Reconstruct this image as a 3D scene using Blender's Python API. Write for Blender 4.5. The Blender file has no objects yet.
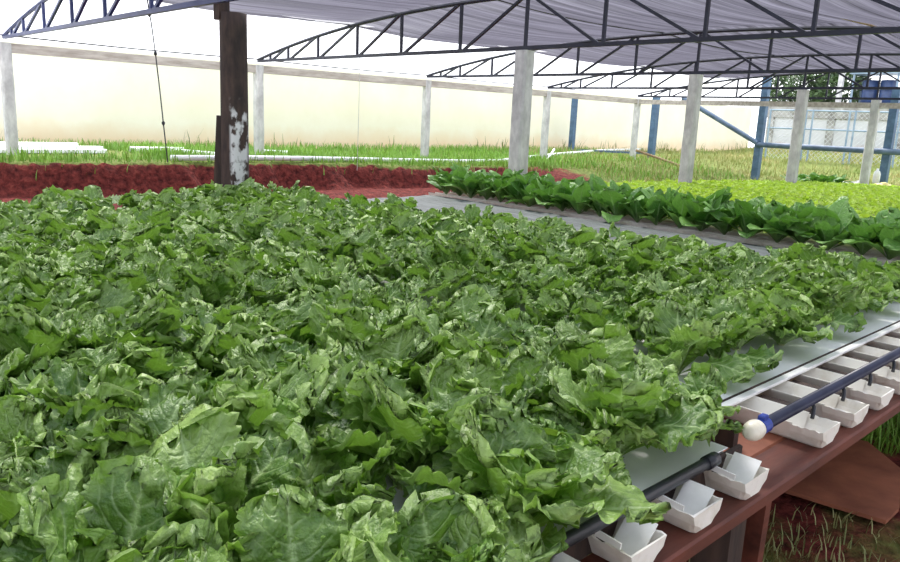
import bpy, math, random
import numpy as np
from mathutils import Vector, Matrix, noise as mnoise

scene = bpy.context.scene
col = scene.collection
rng = np.random.default_rng(7)
random.seed(7)
PI = math.pi

# ------------------------------------------------------------------ camera
CAM = Vector((12.5111, -7.0392, 1.6044))
c_right = Vector((0.684016, 0.728225, 0.042544))
c_up = Vector((-0.180378, 0.112340, 0.977161))
c_fwd = Vector((-0.706814, 0.676068, -0.208199))
cam_d = bpy.data.cameras.new('camera')
cam_d.sensor_width = 36.0
cam_d.lens = 30.3325
cam_d.clip_start = 0.05
cam_d.clip_end = 300
cam = bpy.data.objects.new('camera', cam_d)
col.objects.link(cam)
cam.matrix_world = Matrix(((c_right.x, c_up.x, -c_fwd.x, CAM.x),
                           (c_right.y, c_up.y, -c_fwd.y, CAM.y),
                           (c_right.z, c_up.z, -c_fwd.z, CAM.z),
                           (0, 0, 0, 1)))
scene.camera = cam

# ------------------------------------------------------------------ world, sun, exposure
world = bpy.data.worlds.new('overcast_sky')
scene.world = world
world.use_nodes = True
wn = world.node_tree.nodes
wl = world.node_tree.links
wn.clear()
w_out = wn.new('ShaderNodeOutputWorld')
w_bg = wn.new('ShaderNodeBackground')
w_tc = wn.new('ShaderNodeTexCoord')
w_sep = wn.new('ShaderNodeSeparateXYZ')
w_ramp = wn.new('ShaderNodeValToRGB')
w_ramp.color_ramp.elements[0].position = 0.0
w_ramp.color_ramp.elements[0].color = (0.96, 0.97, 1.0, 1)
w_ramp.color_ramp.elements[1].position = 0.8
w_ramp.color_ramp.elements[1].color = (0.80, 0.88, 1.0, 1)
wl.new(w_tc.outputs['Generated'], w_sep.inputs[0])
wl.new(w_sep.outputs['Z'], w_ramp.inputs[0])
wl.new(w_ramp.outputs[0], w_bg.inputs[0])
w_bg.inputs[1].default_value = 2.6
wl.new(w_bg.outputs[0], w_out.inputs[0])

sun_d = bpy.data.lights.new('sun', 'SUN')
sun_d.energy = 7
sun_d.angle = math.radians(12)
sun_d.color = (1.0, 0.96, 0.9)
sun = bpy.data.objects.new('sun', sun_d)
col.objects.link(sun)
sun.location = (0, 4, 14)
sun.rotation_euler = Vector((0.50, -0.30, -0.81)).to_track_quat('-Z', 'Y').to_euler()

scene.view_settings.view_transform = 'Standard'
scene.view_settings.look = 'None'
scene.view_settings.exposure = 0.0
scene.view_settings.gamma = 1.0
scene.view_settings.use_curve_mapping = False
scene.cycles.max_bounces = 10
scene.cycles.diffuse_bounces = 4
scene.cycles.glossy_bounces = 3
scene.cycles.transmission_bounces = 6
scene.cycles.transparent_max_bounces = 12
scene.cycles.use_denoising = True

# ------------------------------------------------------------------ materials
def newmat(name):
    m = bpy.data.materials.new(name)
    m.use_nodes = True
    nt = m.node_tree
    bs = nt.nodes['Principled BSDF']
    return m, nt, bs

def noise_node(nt, scale, detail=4, rough=0.6, coord='Object', stretch=None):
    tc = nt.nodes.new('ShaderNodeTexCoord')
    n = nt.nodes.new('ShaderNodeTexNoise')
    n.inputs['Scale'].default_value = scale
    n.inputs['Detail'].default_value = detail
    n.inputs['Roughness'].default_value = rough
    if stretch:
        mp = nt.nodes.new('ShaderNodeMapping')
        mp.inputs['Scale'].default_value = stretch
        nt.links.new(tc.outputs[coord], mp.inputs[0])
        nt.links.new(mp.outputs[0], n.inputs['Vector'])
    else:
        nt.links.new(tc.outputs[coord], n.inputs['Vector'])
    return n

def ramp_node(nt, src, stops):
    r = nt.nodes.new('ShaderNodeValToRGB')
    e = r.color_ramp.elements
    while len(e) < len(stops):
        e.new(0.5)
    for k, (p, c) in enumerate(stops):
        e[k].position = p
        e[k].color = (c[0], c[1], c[2], 1)
    nt.links.new(src, r.inputs[0])
    return r

def mottled(name, c1, c2, scale=6, rough=0.6, bump=0.0, lo=0.35, hi=0.65, stretch=None, metal=0.0, spec=0.5, c3=None):
    m, nt, bs = newmat(name)
    n = noise_node(nt, scale, 5, 0.62, stretch=stretch)
    stops = [(lo, c1), (hi, c2)]
    if c3:
        stops.append((min(0.98, hi + 0.12), c3))
    r = ramp_node(nt, n.outputs['Fac'], stops)
    nt.links.new(r.outputs[0], bs.inputs['Base Color'])
    bs.inputs['Roughness'].default_value = rough
    bs.inputs['Metallic'].default_value = metal
    bs.inputs['Specular IOR Level'].default_value = spec
    if bump:
        b = nt.nodes.new('ShaderNodeBump')
        b.inputs['Strength'].default_value = bump
        b.inputs['Distance'].default_value = 0.02
        nt.links.new(n.outputs['Fac'], b.inputs['Height'])
        nt.links.new(b.outputs[0], bs.inputs['Normal'])
    return m

def leaf_material(name, dark, light, vein, base, rough=0.42, trans=0.3, trans_col=(0.25, 0.5, 0.05), nveins=8.0, spec=0.5, vein_amt=0.5):
    """A leaf: green blade varying from leaf to leaf, paler midrib and side veins from the leaf's own UV, some light through it."""
    m, nt, bs = newmat(name)
    N, L = nt.nodes, nt.links
    uv = N.new('ShaderNodeUVMap'); uv.uv_map = 'UVMap'
    sep = N.new('ShaderNodeSeparateXYZ'); L.new(uv.outputs[0], sep.inputs[0])
    tone = N.new('ShaderNodeAttribute'); tone.attribute_name = 'tone'
    def math_(op, a, b=None, c=None):
        n = N.new('ShaderNodeMath'); n.operation = op
        for i, v in enumerate((a, b, c)):
            if v is None: continue
            if isinstance(v, (int, float)): n.inputs[i].default_value = v
            else: L.new(v, n.inputs[i])
        return n.outputs[0]
    s, t = sep.outputs['X'], sep.outputs['Y']
    at = math_('ABSOLUTE', math_('SUBTRACT', math_('MULTIPLY', t, 2.0), 1.0))
    # midrib
    wid = math_('MULTIPLY_ADD', math_('SUBTRACT', 1.0, s), 0.13, 0.012)
    mid = math_('SUBTRACT', 1.0, math_('SMOOTH_MIN', math_('DIVIDE', at, wid), 1.0, 0.5))
    mid = math_('MAXIMUM', mid, 0.0)
    # side veins
    ph = math_('MULTIPLY', math_('SUBTRACT', s, math_('MULTIPLY', at, 0.32)), nveins * 2 * PI)
    sv = math_('POWER', math_('MULTIPLY_ADD', math_('SINE', ph), 0.5, 0.5), 9.0)
    sv = math_('MULTIPLY', sv, math_('SUBTRACT', 1.0, math_('MULTIPLY', at, 0.75)))
    vm = math_('MINIMUM', math_('ADD', math_('MULTIPLY', mid, 1.1), math_('MULTIPLY', sv, vein_amt)), 1.0)
    nz = noise_node(nt, 55, 4, 0.6)
    tmix = math_('MULTIPLY_ADD', math_('SUBTRACT', nz.outputs['Fac'], 0.5), 0.9, tone.outputs['Fac'])
    rr = ramp_node(nt, tmix, [(0.0, dark), (1.0, light)])
    mx = N.new('ShaderNodeMixRGB'); L.new(vm, mx.inputs[0]); L.new(rr.outputs[0], mx.inputs[1]); mx.inputs[2].default_value = (*vein, 1)
    bm_ = N.new('ShaderNodeMapRange'); bm_.inputs[1].default_value = 0.34; bm_.inputs[2].default_value = 0.04
    L.new(s, bm_.inputs[0])
    mb = N.new('ShaderNodeMixRGB'); L.new(bm_.outputs[0], mb.inputs[0]); L.new(mx.outputs[0], mb.inputs[1]); mb.inputs[2].default_value = (*base, 1)
    L.new(mb.outputs[0], bs.inputs['Base Color'])
    bs.inputs['Roughness'].default_value = rough
    bs.inputs['Specular IOR Level'].default_value = spec
    # blistered surface between the veins
    n2 = noise_node(nt, 75, 3, 0.55)
    hgt = math_('SUBTRACT', math_('MULTIPLY', n2.outputs['Fac'], 1.3), math_('MULTIPLY', vm, 0.8))
    b = N.new('ShaderNodeBump'); b.inputs['Strength'].default_value = 0.8; b.inputs['Distance'].default_value = 0.008
    L.new(hgt, b.inputs['Height']); L.new(b.outputs[0], bs.inputs['Normal'])
    tr = N.new('ShaderNodeBsdfTranslucent')
    mt = N.new('ShaderNodeMixRGB'); mt.blend_type = 'MULTIPLY'; mt.inputs[0].default_value = 0.0
    mt.inputs[1].default_value = (*trans_col, 1)
    L.new(mt.outputs[0], tr.inputs[0])
    ms = N.new('ShaderNodeMixShader'); ms.inputs[0].default_value = trans
    L.new(bs.outputs[0], ms.inputs[1]); L.new(tr.outputs[0], ms.inputs[2])
    L.new(ms.outputs[0], N['Material Output'].inputs[0])
    return m

M = {}
M['lettuce'] = leaf_material('lettuce_leaf', (0.048, 0.145, 0.014), (0.41, 0.60, 0.15), (0.46, 0.64, 0.26), (0.48, 0.64, 0.28), rough=0.43, trans=0.24, trans_col=(0.26, 0.50, 0.05), spec=0.75)
M['lettuce_heart'] = leaf_material('lettuce_heart_leaf', (0.09, 0.24, 0.024), (0.34, 0.55, 0.12), (0.46, 0.64, 0.24), (0.45, 0.6, 0.25), rough=0.45, trans=0.28, trans_col=(0.34, 0.56, 0.06), spec=0.5)
M['chicory'] = leaf_material('broad_leaf', (0.045, 0.17, 0.022), (0.26, 0.50, 0.11), (0.30, 0.48, 0.2), (0.30, 0.45, 0.2), rough=0.36, trans=0.2, trans_col=(0.16, 0.38, 0.04), spec=0.5, vein_amt=0.2)
M['young'] = leaf_material('young_lettuce_leaf', (0.33, 0.52, 0.04), (0.60, 0.77, 0.18), (0.5, 0.66, 0.14), (0.45, 0.62, 0.16), rough=0.5, trans=0.36, trans_col=(0.55, 0.78, 0.06), spec=0.35, vein_amt=0.2)
M['stem'] = mottled('pale_stem', (0.42, 0.5, 0.2), (0.62, 0.66, 0.38), 30, 0.5)
M['white_plastic'] = mottled('white_plastic', (0.84, 0.85, 0.85), (0.92, 0.92, 0.92), 5, 0.38)
M['channel'] = mottled('aged_white_channel', (0.72, 0.67, 0.57), (0.90, 0.87, 0.80), 9, 0.42, lo=0.3, hi=0.5)
M['flap'] = mottled('grey_white_flap', (0.82, 0.81, 0.78), (0.93, 0.92, 0.90), 14, 0.35)
M['black_plastic'] = mottled('black_plastic', (0.010, 0.012, 0.018), (0.028, 0.03, 0.04), 8, 0.4)
M['navy_pipe'] = mottled('navy_pipe', (0.012, 0.016, 0.042), (0.028, 0.032, 0.07), 7, 0.38)
M['blue_clamp'] = mottled('blue_clamp', (0.01, 0.03, 0.22), (0.02, 0.06, 0.38), 30, 0.4)
M['cap'] = mottled('cream_cap', (0.72, 0.66, 0.52), (0.86, 0.82, 0.7), 25, 0.35)
M['red_wood'] = mottled('red_stained_wood', (0.07, 0.018, 0.011), (0.17, 0.045, 0.027), 5, 0.6, bump=0.25, stretch=(3, 0.5, 3))
M['dark_wood'] = mottled('dark_wood', (0.022, 0.014, 0.012), (0.07, 0.040, 0.030), 6, 0.75, bump=0.3, stretch=(3, 3, 0.5))
M['ply'] = mottled('red_brown_board', (0.22, 0.070, 0.038), (0.40, 0.14, 0.075), 4, 0.65, bump=0.2, c3=(0.50, 0.20, 0.11))
M['conc'] = mottled('weathered_concrete', (0.42, 0.41, 0.42), (0.66, 0.65, 0.65), 9, 0.85, bump=0.4, stretch=(1, 1, 0.5))
M['beam'] = mottled('weathered_beam', (0.30, 0.26, 0.23), (0.52, 0.47, 0.43), 3, 0.85, bump=0.3, stretch=(4, 0.7, 4))
M['truss'] = mottled('blue_black_steel', (0.005, 0.006, 0.016), (0.012, 0.014, 0.036), 4, 0.5)
M['truss_blue'] = mottled('blue_painted_steel', (0.02, 0.03, 0.11), (0.04, 0.055, 0.17), 4, 0.45)
M['wire'] = mottled('dark_wire', (0.02, 0.02, 0.025), (0.05, 0.045, 0.05), 10, 0.6)
M['pale_wire'] = mottled('pale_wire', (0.45, 0.45, 0.44), (0.6, 0.6, 0.58), 10, 0.6)
M['blue_post'] = mottled('faded_blue_paint', (0.045, 0.095, 0.175), (0.10, 0.18, 0.30), 5, 0.55)
M['blue_pipe'] = mottled('slate_blue_pipe', (0.06, 0.10, 0.17), (0.12, 0.18, 0.27), 5, 0.5)
M['light_blue'] = mottled('pale_blue_paint', (0.20, 0.28, 0.38), (0.30, 0.39, 0.48), 5, 0.5)
M['galv'] = mottled('galvanised_wire', (0.5, 0.52, 0.54), (0.62, 0.64, 0.66), 5, 0.5)
M['drum'] = mottled('navy_drum', (0.015, 0.03, 0.09), (0.03, 0.06, 0.16), 4, 0.35)
M['rust'] = mottled('rusty_pole', (0.20, 0.13, 0.07), (0.36, 0.25, 0.14), 8, 0.8)
M['pvc'] = mottled('white_pvc', (0.74, 0.76, 0.76), (0.88, 0.89, 0.89), 3, 0.35)
M['tree_leaf'] = mottled('tree_leaf', (0.022, 0.050, 0.014), (0.065, 0.12, 0.032), 2.2, 0.55)
M['bark'] = mottled('bark', (0.06, 0.045, 0.03), (0.14, 0.1, 0.07), 8, 0.9)
M['grass'] = mottled('grass_blade', (0.13, 0.30, 0.03), (0.32, 0.52, 0.08), 1.4, 0.5, lo=0.3, hi=0.7)
M['dry_grass'] = mottled('dry_grass_blade', (0.20, 0.28, 0.05), (0.50, 0.41, 0.18), 0.9, 0.6, lo=0.35, hi=0.65)
M['weed'] = mottled('weed_blade', (0.10, 0.17, 0.03), (0.40, 0.36, 0.16), 3.0, 0.6, lo=0.3, hi=0.7)

def tar_post():
    """Blackened trunk with flaking whitewash over its lower third."""
    m, nt, bs = newmat('tarred_trunk')
    N, L = nt.nodes, nt.links
    n = noise_node(nt, 7, 5, 0.6, stretch=(2, 2, 0.6))
    r = ramp_node(nt, n.outputs['Fac'], [(0.35, (0.020, 0.013, 0.012)), (0.7, (0.075, 0.045, 0.036))])
    tc = N.new('ShaderNodeTexCoord')
    sep = N.new('ShaderNodeSeparateXYZ'); L.new(tc.outputs['Object'], sep.inputs[0])
    hz = N.new('ShaderNodeMapRange'); hz.inputs[1].default_value = 1.72; hz.inputs[2].default_value = 1.55
    L.new(sep.outputs['Z'], hz.inputs[0])
    mp = N.new('ShaderNodeMapping'); mp.inputs['Scale'].default_value = (1, 1, 0.7); L.new(tc.outputs['Object'], mp.inputs[0])
    n2 = N.new('ShaderNodeTexNoise'); n2.inputs['Scale'].default_value = 11; n2.inputs['Detail'].default_value = 4; L.new(mp.outputs[0], n2.inputs['Vector'])
    st = ramp_node(nt, n2.outputs['Fac'], [(0.44, (1, 1, 1)), (0.52, (0, 0, 0))])
    # whitewash only on the strip of the trunk that faces the bench
    dx = N.new('ShaderNodeMath'); dx.operation = 'MULTIPLY_ADD'; L.new(sep.outputs['Y'], dx.inputs[0]); dx.inputs[1].default_value = 0.72
    dd = N.new('ShaderNodeMath'); dd.operation = 'MULTIPLY'; L.new(sep.outputs['X'], dd.inputs[0]); dd.inputs[1].default_value = 0.70
    L.new(dd.outputs[0], dx.inputs[2])
    fr = N.new('ShaderNodeMapRange'); fr.inputs[1].default_value = -0.03; fr.inputs[2].default_value = -0.005
    fr2 = N.new('ShaderNodeMapRange'); fr2.inputs[1].default_value = 0.118; fr2.inputs[2].default_value = 0.105
    L.new(dx.outputs[0], fr.inputs[0]); L.new(dx.outputs[0], fr2.inputs[0])
    a = N.new('ShaderNodeMath'); a.operation = 'MULTIPLY'; L.new(fr.outputs[0], a.inputs[0]); L.new(fr2.outputs[0], a.inputs[1])
    b = N.new('ShaderNodeMath'); b.operation = 'MULTIPLY'; L.new(a.outputs[0], b.inputs[0]); L.new(hz.outputs[0], b.inputs[1])
    c = N.new('ShaderNodeMath'); c.operation = 'MULTIPLY'; L.new(b.outputs[0], c.inputs[0]); L.new(st.outputs[0], c.inputs[1])
    mx = N.new('ShaderNodeMixRGB'); L.new(c.outputs[0], mx.inputs[0]); L.new(r.outputs[0], mx.inputs[1]); mx.inputs[2].default_value = (0.66, 0.66, 0.68, 1)
    L.new(mx.outputs[0], bs.inputs['Base Color'])
    bs.inputs['Roughness'].default_value = 0.8
    return m
M['tar'] = tar_post()

def netting_material(name, colr, opac_lo, opac_hi, streak, trans_share=0.75, vary=0.1):
    """Woven cloth: some light passes straight through the holes, the rest is scattered by the threads."""
    m, nt, bs = newmat(name)
    N, L = nt.nodes, nt.links
    n = noise_node(nt, 1.0, 6, 0.7, stretch=streak)
    f = N.new('ShaderNodeMapRange'); f.inputs[1].default_value = 0.3; f.inputs[2].default_value = 0.7
    f.inputs[3].default_value = opac_lo; f.inputs[4].default_value = opac_hi
    L.new(n.outputs['Fac'], f.inputs[0])
    lw = N.new('ShaderNodeLayerWeight'); lw.inputs[0].default_value = 0.5
    cs = N.new('ShaderNodeMath'); cs.operation = 'SUBTRACT'; cs.inputs[0].default_value = 1.0; L.new(lw.outputs['Facing'], cs.inputs[1])
    cm = N.new('ShaderNodeMath'); cm.operation = 'MAXIMUM'; cm.inputs[1].default_value = 0.08; L.new(cs.outputs[0], cm.inputs[0])
    iv = N.new('ShaderNodeMath'); iv.operation = 'DIVIDE'; iv.inputs[0].default_value = 1.0; L.new(cm.outputs[0], iv.inputs[1])
    hole = N.new('ShaderNodeMath'); hole.operation = 'SUBTRACT'; hole.inputs[0].default_value = 1.0; L.new(f.outputs[0], hole.inputs[1])
    pw = N.new('ShaderNodeMath'); pw.operation = 'POWER'; L.new(hole.outputs[0], pw.inputs[0]); L.new(iv.outputs[0], pw.inputs[1])
    f2 = N.new('ShaderNodeMath'); f2.operation = 'SUBTRACT'; f2.inputs[0].default_value = 1.0; L.new(pw.outputs[0], f2.inputs[1])
    n3 = noise_node(nt, 1.0, 8, 0.75, stretch=(streak[0]*1.7, streak[1]*0.3, 1))
    cr = ramp_node(nt, n3.outputs['Fac'], [(0.30, tuple(c*(1-vary) for c in colr)), (0.70, tuple(c*(1+vary) for c in colr))])
    di = N.new('ShaderNodeBsdfDiffuse'); L.new(cr.outputs[0], di.inputs[0])
    tl = N.new('ShaderNodeBsdfTranslucent'); L.new(cr.outputs[0], tl.inputs[0])
    md = N.new('ShaderNodeMixShader'); md.inputs[0].default_value = trans_share
    L.new(di.outputs[0], md.inputs[1]); L.new(tl.outputs[0], md.inputs[2])
    tp = N.new('ShaderNodeBsdfTransparent')
    ms = N.new('ShaderNodeMixShader'); L.new(f2.outputs[0], ms.inputs[0]); L.new(tp.outputs[0], ms.inputs[1]); L.new(md.outputs[0], ms.inputs[2])
    L.new(ms.outputs[0], N['Material Output'].inputs[0])
    return m
M['netting'] = netting_material('shade_netting', (0.084, 0.079, 0.099), 0.40, 0.62, (5.0, 0.45, 1), vary=0.75)
M['film'] = netting_material('white_film', (0.80, 0.80, 0.83), 0.30, 0.45, (2.0, 0.4, 1))
M['cloth'] = mottled('grey_ground_cloth', (0.045, 0.055, 0.052), (0.19, 0.21, 0.205), 7, 0.6, bump=0.5, stretch=(0.6, 5, 1), lo=0.32, hi=0.7)

def ground_material():
    m, nt, bs = newmat('red_earth')
    N, L = nt.nodes, nt.links
    n1 = noise_node(nt, 2.2, 6, 0.65)
    n2 = noise_node(nt, 14, 5, 0.6)
    red = ramp_node(nt, n2.outputs['Fac'], [(0.3, (0.045, 0.010, 0.010)), (0.62, (0.20, 0.042, 0.034)), (0.82, (0.34, 0.10, 0.07))])
    grn = ramp_node(nt, n2.outputs['Fac'], [(0.3, (0.07, 0.10, 0.02)), (0.7, (0.22, 0.25, 0.07))])
    at = N.new('ShaderNodeAttribute'); at.attribute_name = 'turf'
    ad = N.new('ShaderNodeMath'); ad.operation = 'MULTIPLY_ADD'; L.new(n1.outputs['Fac'], ad.inputs[0]); ad.inputs[1].default_value = 0.9; L.new(at.outputs['Fac'], ad.inputs[2])
    st = N.new('ShaderNodeMapRange'); st.inputs[1].default_value = 0.85; st.inputs[2].default_value = 1.05; L.new(ad.outputs[0], st.inputs[0])
    mx = N.new('ShaderNodeMixRGB'); L.new(st.outputs[0], mx.inputs[0]); L.new(red.outputs[0], mx.inputs[1]); L.new(grn.outputs[0], mx.inputs[2])
    L.new(mx.outputs[0], bs.inputs['Base Color'])
    bs.inputs['Roughness'].default_value = 0.95
    bs.inputs['Specular IOR Level'].default_value = 0.15
    b = N.new('ShaderNodeBump'); b.inputs['Strength'].default_value = 0.9; b.inputs['Distance'].default_value = 0.06
    L.new(n2.outputs['Fac'], b.inputs['Height']); L.new(b.outputs[0], bs.inputs['Normal'])
    return m
M['ground'] = ground_material()

def wall_material(name, c1, c2, soil, z0, z1):
    """Painted wall with red soil splashed up its foot."""
    m, nt, bs = newmat(name)
    N, L = nt.nodes, nt.links
    n = noise_node(nt, 0.9, 6, 0.65)
    r = ramp_node(nt, n.outputs['Fac'], [(0.3, c1), (0.7, c2)])
    tc = N.new('ShaderNodeTexCoord'); sep = N.new('ShaderNodeSeparateXYZ'); L.new(tc.outputs['Object'], sep.inputs[0])
    ad = N.new('ShaderNodeMath'); ad.operation = 'MULTIPLY_ADD'; L.new(n.outputs['Fac'], ad.inputs[0]); ad.inputs[1].default_value = 0.5; L.new(sep.outputs['Z'], ad.inputs[2])
    mr = N.new('ShaderNodeMapRange'); mr.inputs[1].default_value = z1 + 0.25; mr.inputs[2].default_value = z0 + 0.25; mr.inputs[4].default_value = 0.85
    L.new(ad.outputs[0], mr.inputs[0])
    mx = N.new('ShaderNodeMixRGB'); L.new(mr.outputs[0], mx.inputs[0]); L.new(r.outputs[0], mx.inputs[1]); mx.inputs[2].default_value = (*soil, 1)
    L.new(mx.outputs[0], bs.inputs['Base Color'])
    bs.inputs['Roughness'].default_value = 0.9
    return m
M['cream'] = wall_material('cream_render', (0.86, 0.80, 0.62), (0.92, 0.87, 0.72), (0.86, 0.58, 0.32), 0.76, 1.32)
M['whitewash'] = wall_material('whitewashed_panel', (0.50, 0.50, 0.53), (0.66, 0.66, 0.68), (0.55, 0.24, 0.13), 0.85, 1.25)
M['coping'] = mottled('stained_coping', (0.20, 0.19, 0.18), (0.42, 0.41, 0.39), 2.5, 0.9, c3=(0.66, 0.65, 0.63))

# ------------------------------------------------------------------ mesh helpers
class MB:
    """Collects shapes and links them as ONE mesh object."""
    def __init__(s):
        s.v, s.f = [], []
    def add(s, vs, fs):
        o = len(s.v)
        s.v += [tuple(map(float, p)) for p in vs]
        s.f += [tuple(i + o for i in f) for f in fs]
    def box(s, lo, hi, bev=0.0):
        x0, y0, z0 = lo; x1, y1, z1 = hi
        if bev <= 0:
            s.add([(x0,y0,z0),(x1,y0,z0),(x1,y1,z0),(x0,y1,z0),(x0,y0,z1),(x1,y0,z1),(x1,y1,z1),(x0,y1,z1)],
                  [(0,3,2,1),(4,5,6,7),(0,1,5,4),(1,2,6,5),(2,3,7,6),(3,0,4,7)])
            return
        b = bev
        def ring(z, i):
            return [(x0+b-i,y0-i+b,z),(x1-b+i,y0-i+b,z),(x1-b+i,y1+i-b,z),(x0+b-i,y1+i-b,z)]
        vs = ring(z0, 0) + ring(z0+b, b) + ring(z1-b, b) + ring(z1, 0)
        fs = [(3,2,1,0),(12,13,14,15)]
        for k in range(3):
            for i in range(4):
                j = (i+1) % 4
                fs.append((k*4+i, k*4+j, k*4+4+j, k*4+4+i))
        s.add(vs, fs)
    def bar(s, a, b, w, h, up=(0,0,1)):
        """a straight rectangular bar from a to b"""
        a, b = Vector(a), Vector(b)
        d = (b-a).normalized(); up = Vector(up)
        if abs(d.dot(up)) > 0.98: up = Vector((1,0,0))
        sx = d.cross(up).normalized(); sz = sx.cross(d).normalized()
        vs = []
        for p in (a, b):
            for i, j in ((-1,-1),(1,-1),(1,1),(-1,1)):
                vs.append(p + sx*(i*w/2) + sz*(j*h/2))
        s.add(vs, [(3,2,1,0),(4,5,6,7),(0,1,5,4),(1,2,6,5),(2,3,7,6),(3,0,4,7)])
    def tube(s, pts, r, n=8, cap=True):
        pts = [Vector(p) for p in pts]
        rs = r if isinstance(r, (list, tuple)) else [r]*len(pts)
        vs, fs = [], []
        d0 = (pts[1]-pts[0]).normalized()
        ref = Vector((0,0,1)) if abs(d0.z) < 0.9 else Vector((1,0,0))
        for i, p in enumerate(pts):
            d = (pts[min(i+1,len(pts)-1)] - pts[max(i-1,0)]).normalized()
            sx = d.cross(ref).normalized(); sz = sx.cross(d).normalized()
            for k in range(n):
                a = 2*PI*k/n
                vs.append(p + sx*(math.cos(a)*rs[i]) + sz*(math.sin(a)*rs[i]))
        for i in range(len(pts)-1):
            for k in range(n):
                k2 = (k+1) % n
                fs.append((i*n+k, i*n+k2, (i+1)*n+k2, (i+1)*n+k))
        if cap:
            fs.append(tuple(range(n-1,-1,-1)))
            fs.append(tuple((len(pts)-1)*n+k for k in range(n)))
        s.add(vs, fs)
    def lathe(s, prof, n=20, loc=(0,0,0), axis='Z'):
        vs, fs = [], []
        for (r, z) in prof:
            for k in range(n):
                a = 2*PI*k/n
                p = (r*math.cos(a), r*math.sin(a), z)
                if axis == 'Y': p = (p[0], p[2], p[1])
                vs.append((p[0]+loc[0], p[1]+loc[1], p[2]+loc[2]))
        for i in range(len(prof)-1):
            for k in range(n):
                k2 = (k+1) % n
                fs.append((i*n+k, i*n+k2, (i+1)*n+k2, (i+1)*n+k))
        fs.append(tuple(range(n-1,-1,-1)))
        fs.append(tuple((len(prof)-1)*n+k for k in range(n)))
        s.add(vs, fs)
    def build(s, name, mat, parent=None, loc=None, smooth=False):
        me = bpy.data.meshes.new(name)
        o = bpy.data.objects.new(name, me)
        off = Vector(loc) if loc is not None else Vector((0,0,0))
        me.from_pydata([(x-off.x, y-off.y, z-off.z) for x, y, z in s.v], [], s.f)
        me.materials.append(mat)
        if smooth:
            me.polygons.foreach_set('use_smooth', [True]*len(me.polygons))
        me.update()
        col.objects.link(o)
        if parent is not None: o.parent = parent
        if loc is not None: o.location = loc
        return o

def empty(name, loc, rz=0.0):
    o = bpy.data.objects.new(name, None)
    o.empty_display_size = 0.1
    col.objects.link(o)
    o.location = loc
    o.rotation_euler = (0, 0, rz)
    return o

def tag(o, label=None, cat=None, group=None, kind=None):
    if label: o['label'] = label
    if cat: o['category'] = cat
    if group: o['group'] = group
    if kind: o['kind'] = kind
    return o

def np_mesh(name, verts, faces4, mat, uv=None, tone=None, smooth=True, mats=None, midx=None):
    """Mesh of quads from arrays; uv and tone per vertex."""
    me = bpy.data.meshes.new(name)
    nv, nf = len(verts), len(faces4)
    me.vertices.add(nv)
    me.vertices.foreach_set('co', np.asarray(verts, np.float32).ravel())
    me.loops.add(nf*4)
    me.loops.foreach_set('vertex_index', np.asarray(faces4, np.int32).ravel())
    me.polygons.add(nf)
    me.polygons.foreach_set('loop_start', np.arange(0, nf*4, 4, dtype=np.int32))
    me.update(calc_edges=True)
    if smooth:
        me.polygons.foreach_set('use_smooth', np.ones(nf, bool))
    if uv is not None:
        l = me.uv_layers.new(name='UVMap')
        l.data.foreach_set('uv', np.asarray(uv, np.float32)[np.asarray(faces4).ravel()].ravel())
    if tone is not None:
        a = me.attributes.new('tone', 'FLOAT', 'POINT')
        a.data.foreach_set('value', np.asarray(tone, np.float32))
    for m_ in (mats or [mat]):
        me.materials.append(m_)
    if midx is not None:
        me.polygons.foreach_set('material_index', np.asarray(midx, np.int32))
    me.validate()
    return me

def smooth01(x, a, b):
    t = np.clip((x-a)/(b-a), 0, 1)
    return t*t*(3-2*t)

def pix(P):
    """image position of a world point, only used to decide which plants the picture shows and how large"""
    d = Vector(P) - CAM
    z = d.dot(c_fwd)
    if z < 0.05: return None
    return 450 + 758.3127*d.dot(c_right)/z, 281 - 758.3127*d.dot(c_up)/z, z

def in_view(P, mx=40, my=40):
    q = pix(P)
    return q is not None and -mx < q[0] < 900+mx and -my < q[1] < 562+my

# ------------------------------------------------------------------ structure: ground
def hash_noise(X, Y, s, seed=0.0):
    out = np.empty(X.size)
    for i, (x, y) in enumerate(zip(X.ravel(), Y.ravel())):
        out[i] = mnoise.fractal(Vector((x*s+seed, y*s-seed, seed*0.7)), 0.9, 2.0, 4)
    return out.reshape(X.shape)

def sst(x, a, b):
    t = max(0.0, min(1.0, (x-a)/(b-a)))
    return t*t*(3-2*t)

def lerp(a, b, t): return a + (b-a)*t

def terrain_base(x, y, wob=0.0):
    """bank behind the benches on the far side, red cut in front of it, grass slope towards the end wall"""
    bank = lerp(0.83, 0.70, sst(y, -1.5, 5.0))
    bank = lerp(bank, 0.82, sst(-x, 0.2, 2.2))
    # where the cut turns into a slope
    soft = sst(y, 4.6, 7.5)
    edge = lerp(1.75, 0.9, sst(y, -3.5, -6.0)) + 0.25*sst(y, -1, 3) + wob*0.3
    wdt = lerp(0.38, 4.2, soft)
    edge_s = lerp(edge, 0.2, soft)
    low = lerp(0.40, 0.0, sst(x, 2.6, 5.2))
    low = lerp(low, lerp(0.30, 0.0, sst(x, 5.0, 9.0)), soft)
    t = sst(x, edge_s, edge_s+wdt)
    z = lerp(bank, low, t)
    end = lerp(0.30, 0.93, sst(y, 12.5, 25.0))
    z2 = max(z, end)
    return lerp(z, z2, sst(y, 10.5, 13.5))

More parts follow.
